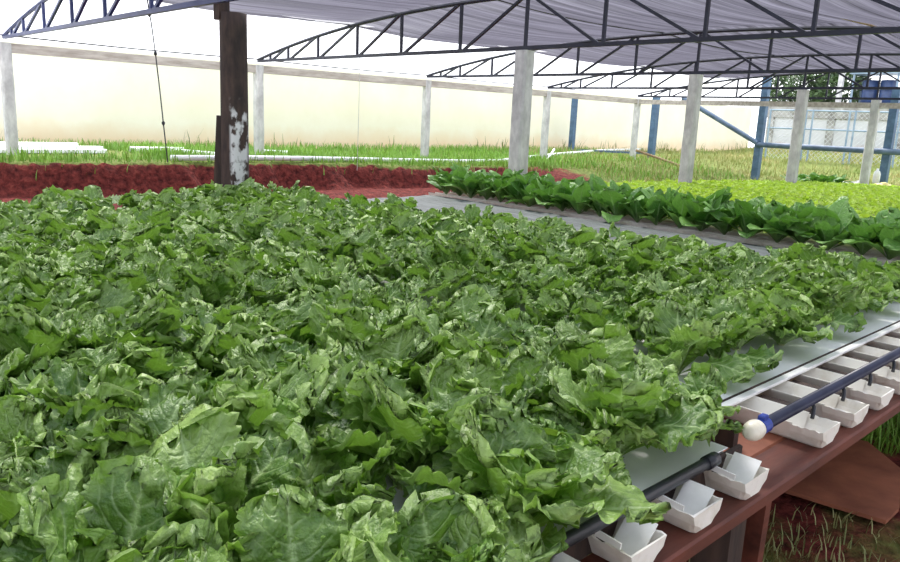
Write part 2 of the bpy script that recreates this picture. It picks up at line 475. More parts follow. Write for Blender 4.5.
xs = np.concatenate([np.arange(-3.2, 0.4, 0.2), np.arange(0.4, 3.2, 0.06), np.arange(3.2, 16.01, 0.2)])
ys = np.concatenate([np.arange(-12, -5.2, 0.25), np.arange(-5.2, 7.0, 0.08), np.arange(7.0, 28.01, 0.25)])
GX, GY = np.meshgrid(xs, ys, indexing='ij')
WOB = hash_noise(GX, GY, 1.1, 3.0)
FINE = 0.6*hash_noise(GX, GY, 4.0, 11.0) + 0.6*hash_noise(GX, GY, 11.0, 17.0)
GZ = np.empty_like(GX)
for i in range(GX.shape[0]):
    for j in range(GX.shape[1]):
        GZ[i, j] = terrain_base(xs[i], ys[j], WOB[i, j])
grad = np.abs(np.gradient(GZ, axis=0) / np.gradient(xs)[:, None])
steep = smooth01(grad, 0.5, 1.4)
GZ += FINE*(0.018 + 0.06*steep)
TURF = 0.15*np.ones_like(GZ)
TURF += 0.75*smooth01(GZ, 0.62, 0.78)*(1-steep)*(GX < 3)
TURF += 0.6*smooth01(GY, 5.0, 8.0)*(GX < 9)
TURF += 0.30*((GX > 10) & (GY < 2))
nx_, ny_ = GX.shape
idx = np.arange(nx_*ny_).reshape(nx_, ny_)
quads = np.stack([idx[:-1,:-1], idx[1:,:-1], idx[1:,1:], idx[:-1,1:]], -1).reshape(-1, 4)
gme = np_mesh('ground', np.stack([GX.ravel(), GY.ravel(), GZ.ravel()], -1), quads, M['ground'])
a_ = gme.attributes.new('turf', 'FLOAT', 'POINT'); a_.data.foreach_set('value', TURF.ravel().astype(np.float32))
ground = bpy.data.objects.new('ground', gme); col.objects.link(ground)
tag(ground, 'red earth floor rising to a cut bank below the cream wall', 'ground', kind='structure')

def gz(x, y):
    i = int(np.clip(np.searchsorted(xs, x)-1, 0, len(xs)-2)); j = int(np.clip(np.searchsorted(ys, y)-1, 0, len(ys)-2))
    u = (x-xs[i])/(xs[i+1]-xs[i]); v = (y-ys[j])/(ys[j+1]-ys[j])
    u = min(1, max(0, u)); v = min(1, max(0, v))
    return float(GZ[i,j]*(1-u)*(1-v)+GZ[i+1,j]*u*(1-v)+GZ[i,j+1]*(1-u)*v+GZ[i+1,j+1]*u*v)

# ------------------------------------------------------------------ structure: walls
w = MB()
w.box((-2.72, -12, 0.3), (-2.5, 24.3, 2.60), 0.01)
wl_ = w.build('wall_left', M['cream'])
tag(wl_, 'long cream rendered boundary wall behind the grass bank', 'wall', kind='structure')

wb = empty('wall_back', (0, 26, 0.3)); tag(wb, 'whitewashed wall with stained concrete coping at the far end', 'wall', kind='structure')
def part(mb, name, mat, parent, smooth=False):
    """builds world-space geometry as a child of an unrotated parent"""
    o = mb.build(name, mat, smooth=smooth)
    o.parent = parent
    o.matrix_parent_inverse = Matrix.Translation(-Vector(parent.location))
    return o
p_ = MB()
p_.box((-2.5, 26.0, 0.3), (14, 26.2, 2.35))
part(p_, 'wall_panel', M['whitewash'], wb)
p_ = MB(); p_.box((-2.72, 25.92, 2.28), (14, 26.3, 2.92), 0.02)
part(p_, 'coping', M['coping'], wb)
for x in (-2.4, 0.1, 2.7, 5.3, 7.9):
    p_ = MB(); p_.box((x-0.14, 25.9, 0.3), (x+0.14, 26.0, 2.28))
    part(p_, 'pilaster', M['coping'], wb)

# ------------------------------------------------------------------ roof: posts, beams, trusses
ROWX = 6.267
EAVE = 2.40      # top of posts and eave beam
CH = 2.47        # bottom chord of trusses
TOPZ = 3.07
def arch(x):
    """height of the truss top chord"""
    u = abs(x - ROWX) / ROWX
    return 2.49 + (TOPZ-2.49)*(1 - u**2.2)

def rough_post(name, x, y, z0, z1, wx, mat, label, cat='post', group=None):
    mb = MB()
    n = 10
    for k in range(n):
        pass
    zs = np.linspace(z0-0.15, z1, n)
    vs, fs = [], []
    r = random.Random(hash((round(x,2), round(y,2))) & 1023)
    for k, z in enumerate(zs):
        j = lambda: r.uniform(-0.004, 0.004)
        h = wx/2; b = h*0.72
        for (dx, dy) in ((h,b),(b,h),(-b,h),(-h,b),(-h,-b),(-b,-h),(b,-h),(h,-b)):
            vs.append((x+dx+j(), y+dy+j(), z))
    for k in range(n-1):
        for i in range(8):
            i2 = (i+1) % 8
            fs.append((k*8+i, k*8+i2, k*8+8+i2, k*8+8+i))
    fs.append(tuple(range(7,-1,-1))); fs.append(tuple((n-1)*8+i for i in range(8)))
    mb.add(vs, fs)
    o = mb.build(name, mat, loc=(x, y, z0))
    return tag(o, label, cat, group)

far_labels = {-1: 'slim concrete post on the grass bank beside the stacked white channels',
              0: 'slim concrete post on the grass bank just behind the dark trunk post',
              1: 'slim concrete post on the bank halfway along the long white pipe',
              2: 'slim concrete post on the bank next to the first blue fence post',
              3: 'slim concrete post at the corner where the two weathered eave beams meet'}
for n_, lab in far_labels.items():
    y = 4.0*n_
    rough_post('concrete_post', 0.0, y, gz(0, y), EAVE, 0.15, M['conc'], lab, group='slim posts under the far eave beam')
mid_labels = {0: 'thick grey concrete post rising at the edge of the dark broad-leaved row',
              1: 'pale concrete post standing in the yellow-green bed, with the blue brace starting behind it',
              2: 'concrete post behind the yellow-green bed between two blue posts',
              3: 'concrete post by the pile of litter at the far end of the shelter'}
for n_, lab in mid_labels.items():
    y = 4.0*n_
    rough_post('concrete_post', ROWX, y, gz(ROWX, y), CH-0.03, 0.19 if n_ == 0 else 0.175, M['conc'], lab, group='posts under the middle of the trusses')

b = MB(); b.bar((0, -12, 2.33), (0, 12, 2.33), 0.10, 0.13)
o = b.build('eave_beam', M['beam'], loc=(0, 0, 2.33)); tag(o, 'long weathered wooden eave beam on the slim posts along the bank', 'beam', kind='thing')
b = MB(); b.bar((-0.05, 12.0, 2.32), (12.5, 12.0, 2.32), 0.10, 0.12)
o = b.build('eave_beam', M['beam'], loc=(6, 12, 2.32)); tag(o, 'weathered end beam crossing under the farthest roof truss', 'beam', kind='thing')

nodes = [0.42, 1.0, 1.89, 2.93, 3.96, 5.15]
nodes_r = [12.534-v for v in reversed(nodes)]
allnodes = nodes + [ROWX] + nodes_r
def truss(y, label, mat):
    t = empty('roof_truss', (ROWX, y, CH))
    tag(t, label, 'truss', 'arched roof trusses')
    m = MB(); m.bar((0, y, CH), (12.534, y, CH), 0.045, 0.045)
    part(m, 'bottom_chord', mat, t)
    m = MB()
    pts = [(x, y, arch(x)) for x in np.linspace(0, 12.534, 33)]
    m.tube(pts, 0.026, 6)
    part(m, 'top_chord', mat, t)
    for x in allnodes:
        m = MB(); m.bar((x, y, CH), (x, y, arch(x)), 0.034, 0.034)
        part(m, 'strut', mat, t)
    seq = [x for x in allnodes]
    for i in range(1, len(nodes)+1):
        a, c = seq[i-1], seq[i]
        m = MB(); m.bar((a+0.05, y, CH), (c-0.03, y, arch(c)), 0.032, 0.032)
        part(m, 'brace', mat, t)
    for i in range(len(nodes), len(seq)-1):
        a, c = seq[i], seq[i+1]
        m = MB(); m.bar((a+0.03, y, arch(a)), (c-0.05, y, CH), 0.032, 0.032)
        part(m, 'brace', mat, t)
    return t
truss(-4.0, 'bright blue nearest arched truss meeting the top of the dark trunk post', M['truss_blue'])
truss(0.0, 'second nearest arched steel truss, seated on the thick grey concrete post', M['truss'])
truss(4.0, 'arched steel truss seated on the pale post standing in the yellow-green bed', M['truss'])
truss(8.0, 'fourth arched steel truss, second from the far end of the shelter', M['truss'])
truss(12.0, 'farthest arched steel truss, just above the weathered end beam', M['truss'])

# purlin wires along the roof
def wire_obj(name, pts, r, mat, label, cat, group=None):
    m = MB(); m.tube(pts, r, 5)
    c = pts[len(pts)//2]
    o = m.build(name, mat, loc=c)
    return tag(o, label, cat, group)
def sagline(x, z, y0=-12, y1=12, sag=0.03):
    out = []
    for y in np.arange(y0, y1+0.01, 0.5):
        ph = (y % 4.0)/4.0
        out.append((x, y, z - sag*4*ph*(1-ph)))
    return out
wire_obj('purlin_wire', sagline(2.72, arch(2.72)+0.03), 0.011, M['wire'], 'dark roof wire along the lower edge of the shade netting', 'wire')
wire_obj('purlin_wire', sagline(0.02, 2.50, sag=0.02), 0.011, M['wire'], 'dark wire strung just above the weathered eave beam', 'wire')
wire_obj('purlin_wire', sagline(5.6, arch(5.6)+0.03, sag=0.06), 0.011, M['wire'], 'dark roof wire under the netting near the middle posts', 'wire')
wire_obj('purlin_wire', sagline(8.7, arch(8.7)+0.03), 0.014, M['rust'], 'brownish roof wire under the netting on the near slope', 'wire')

# shade netting and white film
nxs = np.concatenate([np.linspace(2.62, 12.5, 40), np.linspace(12.8, 25.0, 30)])
nys = np.arange(-20.0, 12.26, 0.25)
NX, NY = np.meshgrid(nxs, nys, indexing='ij')
NZ = np.vectorize(arch)(np.where(NX > 12.53, NX-12.53, NX)) + 0.05
ph = (NY % 4.0)/4.0
wr = hash_noise(NX*0.6, NY*0.35, 1.0, 21.0)
NZ = NZ - 0.085*4*ph*(1-ph) + wr*0.03
NXw = NX.copy(); NXw[0, :] += 0.12*(4*ph[0]*(1-ph[0])) + 0.05*wr[0]
iq = np.arange(NX.size).reshape(NX.shape)
nq = np.stack([iq[:-1,:-1], iq[1:,:-1], iq[1:,1:], iq[:-1,1:]], -1).reshape(-1, 4)
nme = np_mesh('shade_netting', np.stack([NXw.ravel(), NY.ravel(), NZ.ravel()], -1), nq, M['netting'])
o = bpy.data.objects.new('shade_netting', nme); col.objects.link(o)
tag(o, 'grey lilac shade netting stretched over the roof trusses', 'netting')
fxs = np.linspace(-0.15, 2.85, 13)
FX, FY = np.meshgrid(fxs, nys, indexing='ij')
FZ = np.vectorize(arch)(np.clip(FX, 0, 12.5)) + 0.035
ph = (FY % 4.0)/4.0
FZ = FZ - 0.05*4*ph*(1-ph)
iq = np.arange(FX.size).reshape(FX.shape)
fq = np.stack([iq[:-1,:-1], iq[1:,:-1], iq[1:,1:], iq[:-1,1:]], -1).reshape(-1, 4)
fme = np_mesh('roof_film', np.stack([FX.ravel(), FY.ravel(), FZ.ravel()], -1), fq, M['film'])
o = bpy.data.objects.new('roof_film', fme); col.objects.link(o)
tag(o, 'bright white translucent film along the eave side of the roof', 'film')

# hanging wires
hw = empty('hanging_wire', (2.7, -3.0, 2.9)); tag(hw, 'dark knotted wire hanging from the roof left of the dark trunk post', 'wire')
m = MB(); m.tube([(2.7,-3.04,2.90),(2.71,-3.0,2.6),(2.70,-2.96,2.26),(2.70,-2.92,1.8),(2.7,-2.89,1.4),(2.7,-2.85,0.9)], 0.008, 5); part(m, 'cable', M['wire'], hw)
for z, y in ((2.72,-3.02),(2.26,-2.96),(1.40,-2.89)):
    m = MB(); m.lathe([(0.006,-0.03),(0.022,-0.012),(0.022,0.012),(0.006,0.03)], 8, (2.7, y, z)); part(m, 'knot', M['black_plastic'], hw)
wire_obj('hanging_wire', [(2.7, 0.22, 2.85), (2.7, 0.22, 1.8), (2.68, 0.22, 0.75)], 0.004, M['pale_wire'], 'thin pale wire hanging over the white pipe between trunk post and grey post', 'wire')

# the dark trunk
tr = empty('trunk_post', (6.2, -3.72, 0)); tag(tr, 'thick blackened trunk post with flaking whitewash on its lower part', 'post')
m = MB()
pr = []
vs, fs = [], []
zs = np.linspace(-0.1, 2.42, 22); nn = 18
for k, z in enumerate(zs):
    for i in range(nn):
        a = 2*PI*i/nn
        rr = 0.125 - 0.010*(z/2.5) + 0.006*math.sin(3*a+z*1.3) + 0.004*math.sin(5*a-z*2.1)
        vs.append((6.2+rr*math.cos(a)-0.006*z, -3.72+rr*math.sin(a), z))
for k in range(len(zs)-1):
    for i in range(nn):
        i2 = (i+1) % nn
        fs.append((k*nn+i, k*nn+i2, k*nn+nn+i2, k*nn+nn+i))
fs.append(tuple((len(zs)-1)*nn+i for i in range(nn)))
m.add(vs, fs)
o = m.build('trunk', M['tar'], smooth=True); o.location = (-6.2, 3.72, 0)
for v in o.data.vertices: v.co.x -= 6.2; v.co.y += 3.72
o.location = (0, 0, 0); o.parent = tr
m = MB(); m.box((6.07, -3.84, 2.36), (6.17, -3.74, 2.72), 0.006); part(m, 'top_tenon', M['dark_wood'], tr)
m = MB(); m.bar((6.03, -3.87, 0.02), (6.14, -3.82, 1.55), 0.05, 0.075, up=(0.7,0.7,0)); o = m.build('leaning_plank', M['dark_wood'], loc=(6.05,-3.92,0))
tag(o, 'dark plank leaning against the left side of the trunk post', 'plank')

# ------------------------------------------------------------------ the growing bench
BX0, BX1 = 6.0, 11.77
bench = empty('growing_bench', (9, -4.5, 0)); tag(bench, 'long red-stained timber bench carrying the white growing channels', 'bench')
def bar_part(name, lo, hi, mat, bev=0.006):
    m = MB(); m.box(lo, hi, bev); return part(m, name, mat, bench)
for x in (11.71, 9.2, 6.6):
    o = bar_part('cross_beam', (x-0.065, -8.2, 0.640), (x+0.065, -1.0, 0.682), M['red_wood'])
bar_part('fascia_board', (11.640, -8.2, 0.682), (11.655, -5.06, 0.752), M['dark_wood'])
for k in range(1, 14):
    y = -4.835+0.25*k
    bar_part('spacer', (11.48, y-0.028, 0.682), (11.655, y+0.028, 0.736), M['dark_wood'])
bar_part('side_board', (6.2, -4.955, 0.62), (11.58, -4.925, 0.752), M['dark_wood'])
bar_part('shelf_board', (11.44, -5.04, 0.664), (11.645, -4.62, 0.681), M['ply'])
for x in (9.2, 6.6):
    for y in (-7.7, -5.18, -2.3):
        bar_part('leg', (x-0.05, y-0.10, -0.02), (x+0.03, y+0.0, 0.640), M['dark_wood'])
for y in (-7.7, -5.27, -2.3):
    bar_part('leg', (11.66, y, -0.02), (11.745, y+0.085, 0.640), M['dark_wood'])
    m = MB(); m.bar((11.72, y+0.205, 0.640), (11.70, y+0.235, -0.02), 0.035, 0.06, up=(1, 0, 0)); part(m, 'leg', M['red_wood'], bench)
    bar_part('leg_cleat', (11.62, y+0.05, 0.05), (11.655, y+0.21, 0.60), M['dark_wood'])
bar_part('stretcher', (6.6, -5.2, 0.18), (11.7, -5.16, 0.25), M['dark_wood'])

def channel_mesh(x0, x1, wt=0.108, wb=0.070, h=0.098, th=0.004):
    """open-ended trough profile along X, y centred, bottom at z=0; closed only at its end by an end plate"""
    vs, fs = [], []
    prof = [(-wt/2, h), (-wt/2+th*0.2, h-0.004), (-wb/2, 0.008), (-wb/2+0.010, 0), (wb/2-0.010, 0), (wb/2, 0.008), (wt/2-th*0.2, h-0.004), (wt/2, h),
            (wt/2-th, h), (wb/2-th, 0.011), (wb/2-0.010, th), (-wb/2+0.010, th), (-wb/2+th, 0.011), (-wt/2+th, h)]
    n = len(prof)
    for x in (x0, x1):
        for (y, z) in prof: vs.append((x, y, z))
    for i in range(n):
        j = (i+1) % n
        fs.append((i, j, n+j, n+i))
    return vs, fs

def make_channel(y, xend, label, group, flap, zb=0.682, x0=6.1):
    c = empty('growing_channel', (x0, y, zb)); tag(c, label, 'channel', group)
    m = MB(); vs, fs = channel_mesh(x0, xend-0.094, wt=0.134, wb=0.078, h=0.068)
    m.add([(vx, vy+y, vz+zb) for vx, vy, vz in vs], fs)
    part(m, 'trough', M['channel'], c)
    # end cup: trough end with jagged cut rim and sloping end plate
    m = MB()
    r = random.Random(int(y*1000) & 4095)
    wt, wb, h, th = 0.136, 0.072, 0.072, 0.004
    L = 0.10
    nx = 9
    def ring(x, s, zlow, inner):
        a = th if inner else 0.0
        t = wt/2*s - a; b_ = wb/2*s - a
        out = []
        for side in (-1, 1):
            ps = [(side*t, h), (side*(t*0.7+b_*0.3), h*0.62), (side*b_, zlow + 0.012), (side*b_*0.6, zlow + a)]
            if side == 1: ps = ps[::-1]
            out += ps
        return [(x, yy, zz) for yy, zz in out]
    rings = []
    for k in range(nx):
        u = k/(nx-1)
        x = xend - L + L*u
        rings.append((x, 1.0, 0.0 if u < 0.7 else 0.022*((u-0.7)/0.3)**2))
    for inner in (False, True):
        vv, ff = [], []
        for (x, s_, zl) in rings:
            q = ring(x - (th if (inner and x > xend-1e-6) else 0), s_, zl, inner)
            jit = 0.006*r.random()
            q[0] = (q[0][0], q[0][1], q[0][2]-jit); q[7] = (q[7][0], q[7][1], q[7][2]-0.005*r.random())
            vv += q
        for k in range(nx-1):
            for i in range(7):
                f = (k*8+i, k*8+i+1, k*8+8+i+1, k*8+8+i)
                ff.append(f if inner else f[::-1])
        e = (nx-1)*8
        ff.append(tuple(e+i for i in range(8)) if not inner else tuple(e+i for i in range(7,-1,-1)))
        m.add([(a1, b1+y, c1+zb-0.006) for a1, b1, c1 in vv], ff)
    # rim joining the two skins
    o0 = 0; o1 = nx*8
    for k in range(nx-1):
        m.f.append((k*8, k*8+8, o1+k*8+8, o1+k*8)); m.f.append((k*8+7, o1+k*8+7, o1+k*8+15, k*8+15))
    e = (nx-1)*8
    m.f.append((e, e+7, o1+e+7, o1+e))
    part(m, 'end_cup', M['channel'], c)
    if flap:
        m = MB(); m.bar((xend-0.056, y+0.060, zb+0.082), (xend-0.056, y-0.016, zb+0.008), 0.074, 0.003)
        part(m, 'inner_flap', M['flap'], c)
        m = MB(); m.bar((xend-0.095, y-0.062, zb+0.074), (xend-0.03, y-0.062, zb+0.069), 0.004, 0.016); part(m, 'side_tab', M['flap'], c)
    return c

near_ch = [-5.215-0.25*k for k in range(9)]
far_ch = [-4.71+0.25*k for k in range(14)]
near_lab = ['white channel whose end cup sits just below the round cream pipe cap',
            'white channel with the middle one of the three near end cups',
            'white channel whose end cup is cut by the bottom edge of the picture']
far_lab = ['white channel with the first end cup above the round cream pipe cap',
           'white channel with the second end cup above the round cream pipe cap',
           'white channel with the third end cup above the round cream pipe cap',
           'white channel with the end cup cut by the right picture edge']
for k, y in enumerate(near_ch):
    make_channel(y, 11.770, near_lab[k] if k < 3 else 'white channel under the nearest lettuces, its end out of the picture', 'growing channels on the bench', k < 4)
for k, y in enumerate(far_ch):
    make_channel(y, 11.765, far_lab[k] if k < 4 else 'white channel hidden under the lettuces farther along the bench', 'growing channels on the bench', False)

def sheet(y0, y1, x0, x1, z, label, lip):
    s = empty('cover_sheet', (x1, (y0+y1)/2, z)); tag(s, label, 'cover sheet')
    m = MB()
    m.box((x0, y0, z-0.004), (x1, y1, z), 0.001)
    part(m, 'sheet', M['white_plastic'], s)
    if lip:
        m = MB(); m.box((x1, y0, z-0.006), (x1+0.028, y1, z+0.006), 0.003); part(m, 'pale_edge_strip', M['flap'], s)
        m = MB(); m.box((x1-0.008, y0, z+0.0005), (x1-0.001, y1, z+0.008), 0.002); part(m, 'dark_seam', M['dark_wood'], s)
    return s
sheet(-7.4, -5.13, 6.1, 11.645, 0.759, 'white plastic sheet covering the near channels beside the black pipe', False)
sheet(-4.92, -1.36, 6.3, 11.47, 0.759, 'white plastic sheet covering the channels behind the navy manifold pipe', True)

# black pipe on the near sheet edge
bp = empty('edge_pipe', (11.68, -6.4, 0.79)); tag(bp, 'black pipe lying along the sheet edge above the three near end cups', 'pipe')
m = MB(); m.tube([(11.675, -7.6, 0.775), (11.675, -5.27, 0.775)], 0.015, 14); part(m, 'tube', M['black_plastic'], bp, True)
m = MB(); m.tube([(11.675, -5.31, 0.775), (11.675, -5.262, 0.775)], 0.0185, 14); part(m, 'end_cap', M['black_plastic'], bp, True)

# navy manifold
mf = empty('manifold_pipe', (11.70, -4, 0.81)); tag(mf, 'navy irrigation manifold pipe with small feeder tubes over the end cups', 'pipe')
zx, zz = 11.678, 0.800
m = MB(); m.tube([(zx, -5.0, zz), (zx, -1.2, zz)], 0.0175, 14); part(m, 'tube', M['navy_pipe'], mf, True)
m = MB(); m.lathe([(0.012,-0.036),(0.022,-0.028),(0.0275,-0.012),(0.029,0.004),(0.026,0.02),(0.020,0.03)], 22, (zx, -5.055, zz), 'Y'); part(m, 'round_cap', M['cap'], mf, True)['label'] = 'round cream cap'
m = MB(); m.tube([(zx, -5.025, zz), (zx, -4.985, zz)], 0.023, 14)
hc = part(m, 'hose_clamp', M['blue_clamp'], mf); hc['label'] = 'bright blue hose clamp'
m = MB(); m.box((zx-0.010, -5.018, zz+0.018), (zx+0.010, -4.992, zz+0.034), 0.003); sb_ = m.build('clamp_screw', M['blue_clamp'], hc)
for y in far_ch:
    m = MB(); m.tube([(zx, y+0.05, zz-0.012), (zx+0.010, y+0.048, zz-0.022), (zx+0.016, y+0.036, zz-0.036), (zx+0.018, y+0.024, zz-0.052)], 0.0065, 7); part(m, 'feeder_tube', M['black_plastic'], mf, True)

# grey cloth on the empty channels
cxs = np.linspace(6.25, 11.6, 120); cys = np.linspace(0, 1, 30)
CX, CY = np.meshgrid(cxs, cys, indexing='ij')
CYl = np.clip(-3.35 + (CX-6.9)/3.9, -3.5, -2.2)
CY = CYl + (-1.40-CYl)*CY
CZ = 0.772 + 0.012*hash_noise(CX*0.5, CY*2.2, 4.0, 5.0)
iq = np.arange(CX.size).reshape(CX.shape)
cq = np.stack([iq[:-1,:-1], iq[1:,:-1], iq[1:,1:], iq[:-1,1:]], -1).reshape(-1, 4)
cme = np_mesh('grey_cloth', np.stack([CX.ravel(), CY.ravel(), CZ.ravel()], -1), cq, M['cloth'])
o = bpy.data.objects.new('ground_cloth', cme); col.objects.link(o)
so = o.modifiers.new('thick', 'SOLIDIFY'); so.thickness = 0.004
tag(o, 'wrinkled grey cloth covering the empty strip behind the big lettuce bed', 'cloth')

# ------------------------------------------------------------------ leaves and plants
def leaf_arrays(L, W, az, e0, bend, ruf, nr, seed, nu=26, nv=17, fold=0.35, base=0.16, wmax=0.62, jag=0.06, tip=0.30, off=0.008, twist=0.0, cup=0.0):
    r = np.random.default_rng(seed)
    s = np.linspace(0, 1, nu)
    # denser sampling towards the edges
    t1 = np.linspace(-1, 1, nv); t = np.sign(t1)*np.abs(t1)**0.66
    th = e0 - bend*s**1.6
    ds = L/(nu-1)
    mr = off + np.concatenate([[0], np.cumsum(np.cos((th[1:]+th[:-1])/2))*ds])
    mz = np.concatenate([[0], np.cumsum(np.sin((th[1:]+th[:-1])/2))*ds])
    wid = W*(base + (1-base)*smooth01(s, 0.06, wmax))
    tt = np.clip((s-(1-tip))/tip, 0, 1)
    wid = wid*np.sqrt(np.maximum(0, 1-tt**2.2)) + 0.002
    S, T = np.meshgrid(s, t, indexing='ij')
    ph = r.uniform(0, 6.28, 8)
    side = np.where(T < 0, 0.0, 1.7)
    tw = smooth01(S, 0.72, 0.98)
    e = np.maximum(np.abs(T)*smooth01(S, 0.12, 0.45), tw*0.95)
    arg1 = 2*PI*nr*S*(1-0.45*tw) + side*2.1 + ph[0] + T*1.6*tw*nr*0.5
    rf = np.sin(arg1 + 1.3*np.sin(2*PI*1.3*S+ph[1])) + 0.55*np.sin(2.3*arg1+ph[2]+side) + 0.22*np.sin(5.1*arg1+ph[3])
    disp = ruf*rf*e**3.6
    disp += ruf*0.34*np.sin(2*PI*(2.1*S+0.8*T)+ph[4])*smooth01(S, 0.2, 0.5)
    disp -= cup*(np.abs(T)**2)*wid[:, None]*0
    jg = 1 + jag*(np.sin(2*PI*nr*2.2*S+ph[5]+side) + 0.7*np.sin(2*PI*nr*4.6*S+ph[6]-side))*np.abs(T)**3
    fo = fold*(1-0.5*S)
    wloc = wid[:, None]*jg
    lat = T*wloc*np.cos(fo)
    up_ = np.abs(T)*wloc*np.sin(fo) + disp
    tips = 1 + 0.05*np.sin(nr*1.4*T*2+ph[7])*tw + 0.035*np.sin(nr*3.3*T*2+ph[3])*tw
    ct, st = np.cos(th)[:, None], np.sin(th)[:, None]
    R = mr[:, None]*tips - st*up_
    Z = mz[:, None]*tips + ct*up_
    if twist:
        lat2 = lat*np.cos(twist*S) ; Z = Z + lat*np.sin(twist*S); lat = lat2
    ca, sa = math.cos(az), math.sin(az)
    V = np.stack([(R*ca - lat*sa).ravel(), (R*sa + lat*ca).ravel(), Z.ravel()], -1)
    iq = np.arange(nu*nv).reshape(nu, nv)
    F = np.stack([iq[:-1,:-1], iq[1:,:-1], iq[1:,1:], iq[:-1,1:]], -1).reshape(-1, 4)
    UV = np.stack([S.ravel(), (t1[None, :]*0.5+0.5).repeat(nu, 0).ravel()], -1)
    return V, F, UV

def join_leaves(lst):
    Vs, Fs, Us, Ts = [], [], [], []
    o = 0
    for (V, F, U), tone in lst:
        edge = np.maximum(np.abs(U[:, 1]*2-1), smooth01(U[:, 0], 0.7, 1.0))**3      # leaf margins are paler than the blade
        Vs.append(V); Fs.append(F+o); Us.append(U); Ts.append(np.clip(tone + 0.30*edge - 0.08, 0, 1)); o += len(V)
    return np.concatenate(Vs), np.concatenate(Fs), np.concatenate(Us), np.concatenate(Ts)

def lettuce_leaves(seed, nu, nv):
    r = np.random.default_rng(1000+seed)
    outer, heart = [], []
    n = int(r.integers(9, 12)); a0 = r.uniform(0, 6.28)
    for k in range(n):
        f = k/(n-1)
        L = (0.225 - 0.02*f)*r.uniform(0.84, 1.16); W = L*r.uniform(0.30, 0.42)
        e0 = math.radians(38 + 42*f + r.uniform(-12, 12)); bend = math.radians(r.uniform(18, 80) - 22*f)
        outer.append((leaf_arrays(L, W, a0+k*2.4+r.uniform(-.3,.3), e0, bend, r.uniform(0.010, 0.016), r.uniform(5.0, 7.5), seed*97+k, nu, nv, fold=r.uniform(0.0, 0.38), jag=0.04, twist=r.uniform(-.6,.6), wmax=r.uniform(0.6, 0.78), tip=r.uniform(0.2, 0.34)), float(np.clip(0.30+0.25*f+r.uniform(-.3,.3), 0, 1))))
    n2 = int(r.integers(4, 6))
    for k in range(n2):
        L = r.uniform(0.11, 0.17); W = L*r.uniform(0.34, 0.46)
        heart.append((leaf_arrays(L, W, a0+1.1+k*2.4, math.radians(r.uniform(64, 86)), math.radians(r.uniform(0, 40)), r.uniform(0.009, 0.014), r.uniform(4, 6), seed*131+k+50, max(10, nu-8), max(7, nv-4), fold=r.uniform(0.2, 0.6), jag=0.1, off=0.004), float(np.clip(0.5+r.uniform(-.3,.3), 0, 1))))
    return outer, heart

NPROTO = 14
protos = []
for k in range(NPROTO):
    ou, he = lettuce_leaves(k, 50, 25)
    V, F, U, T = join_leaves(ou); me_o = np_mesh('outer_leaves', V, F, M['lettuce'], U, T)
    V, F, U, T = join_leaves(he); me_h = np_mesh('heart_leaves', V, F, M['lettuce_heart'], U, T)
    ou, he = lettuce_leaves(k, 24, 13)
    V, F, U, T = join_leaves(ou); V2, F2, U2, T2 = join_leaves(he)
    mid = np.concatenate([np.zeros(len(F)), np.ones(len(F2))])
    far = (np.concatenate([V, V2]), np.concatenate([F, F2+len(V)]), np.concatenate([U, U2]), np.concatenate([T, T2]), mid)
    me_f = np_mesh('lettuce', far[0], far[1], None, far[2], far[3], mats=[M['lettuce'], M['lettuce_heart']], midx=mid)
    protos.append((me_o, me_h, me_f, far))
sm = MB(); sm.lathe([(0.010,-0.012),(0.013,0.0),(0.012,0.02),(0.007,0.045),(0.003,0.055)], 10)
stem_me = sm.build('stem', M['stem'], smooth=True)
stem_data = stem_me.data
bpy.data.objects.remove(stem_me)

# where the lettuces stand
spots = []
for ci, y in enumerate(near_ch + far_ch[:10]):
    near = y < -5
    xs0 = ((11.64 if y < -5.8 else 11.55) if near else 11.27) - (0.07 if ci % 2 else 0.0)
    if abs(y+5.215) < 0.01: xs0 = 11.525
    if abs(y+5.715) < 0.01: xs0 = 11.46
    if abs(y+4.71) < 0.01: xs0 = 11.2
    xf = 6.15+0.55*(-5-y) if near else (6.5 if y < -3.4 else 6.9+(y+3.4)*3.9)
    k = 0
    x = xs0
    while x > xf:
        rg = np.random.default_rng(ci*100+k+5); px = x + rg.uniform(-.03, .03); py = y + rg.uniform(-.025, .025)
        if abs(px-6.2) < 0.22 and abs(py+3.72) < 0.25:
            x -= 0.28; k += 1; continue
        spots.append((px, py, k, y))
        x -= 0.275; k += 1
vis = []
for s in spots:
    if in_view((s[0], s[1], 0.88), 200, 110):
        d = (Vector((s[0], s[1], 0.85))-CAM).length
        if d < 0.45: continue
        vis.append((d, s))
vis.sort(key=lambda t: t[0])
N_IND = 318
ordn = ['first', 'second', 'third', 'fourth']
cup_names = {}
for k, y in enumerate(near_ch[:3]):
    cup_names[y] = ['the end cup just below the cream pipe cap', 'the middle of the three near end cups', 'the end cup at the bottom picture edge'][k]
for k, y in enumerate(far_ch[:4]):
    cup_names[y] = ['the first end cup above the cream pipe cap', 'the second end cup above the cream pipe cap', 'the third end cup above the cream pipe cap', 'the end cup at the right picture edge'][k]
G_LET = 'frilly lettuces in the big bed'
def put(data, name, parent=None, loc=None):
    o = bpy.data.objects.new(name, data)
    col.objects.link(o)
    if parent is not None: o.parent = parent
    return o
rest = []
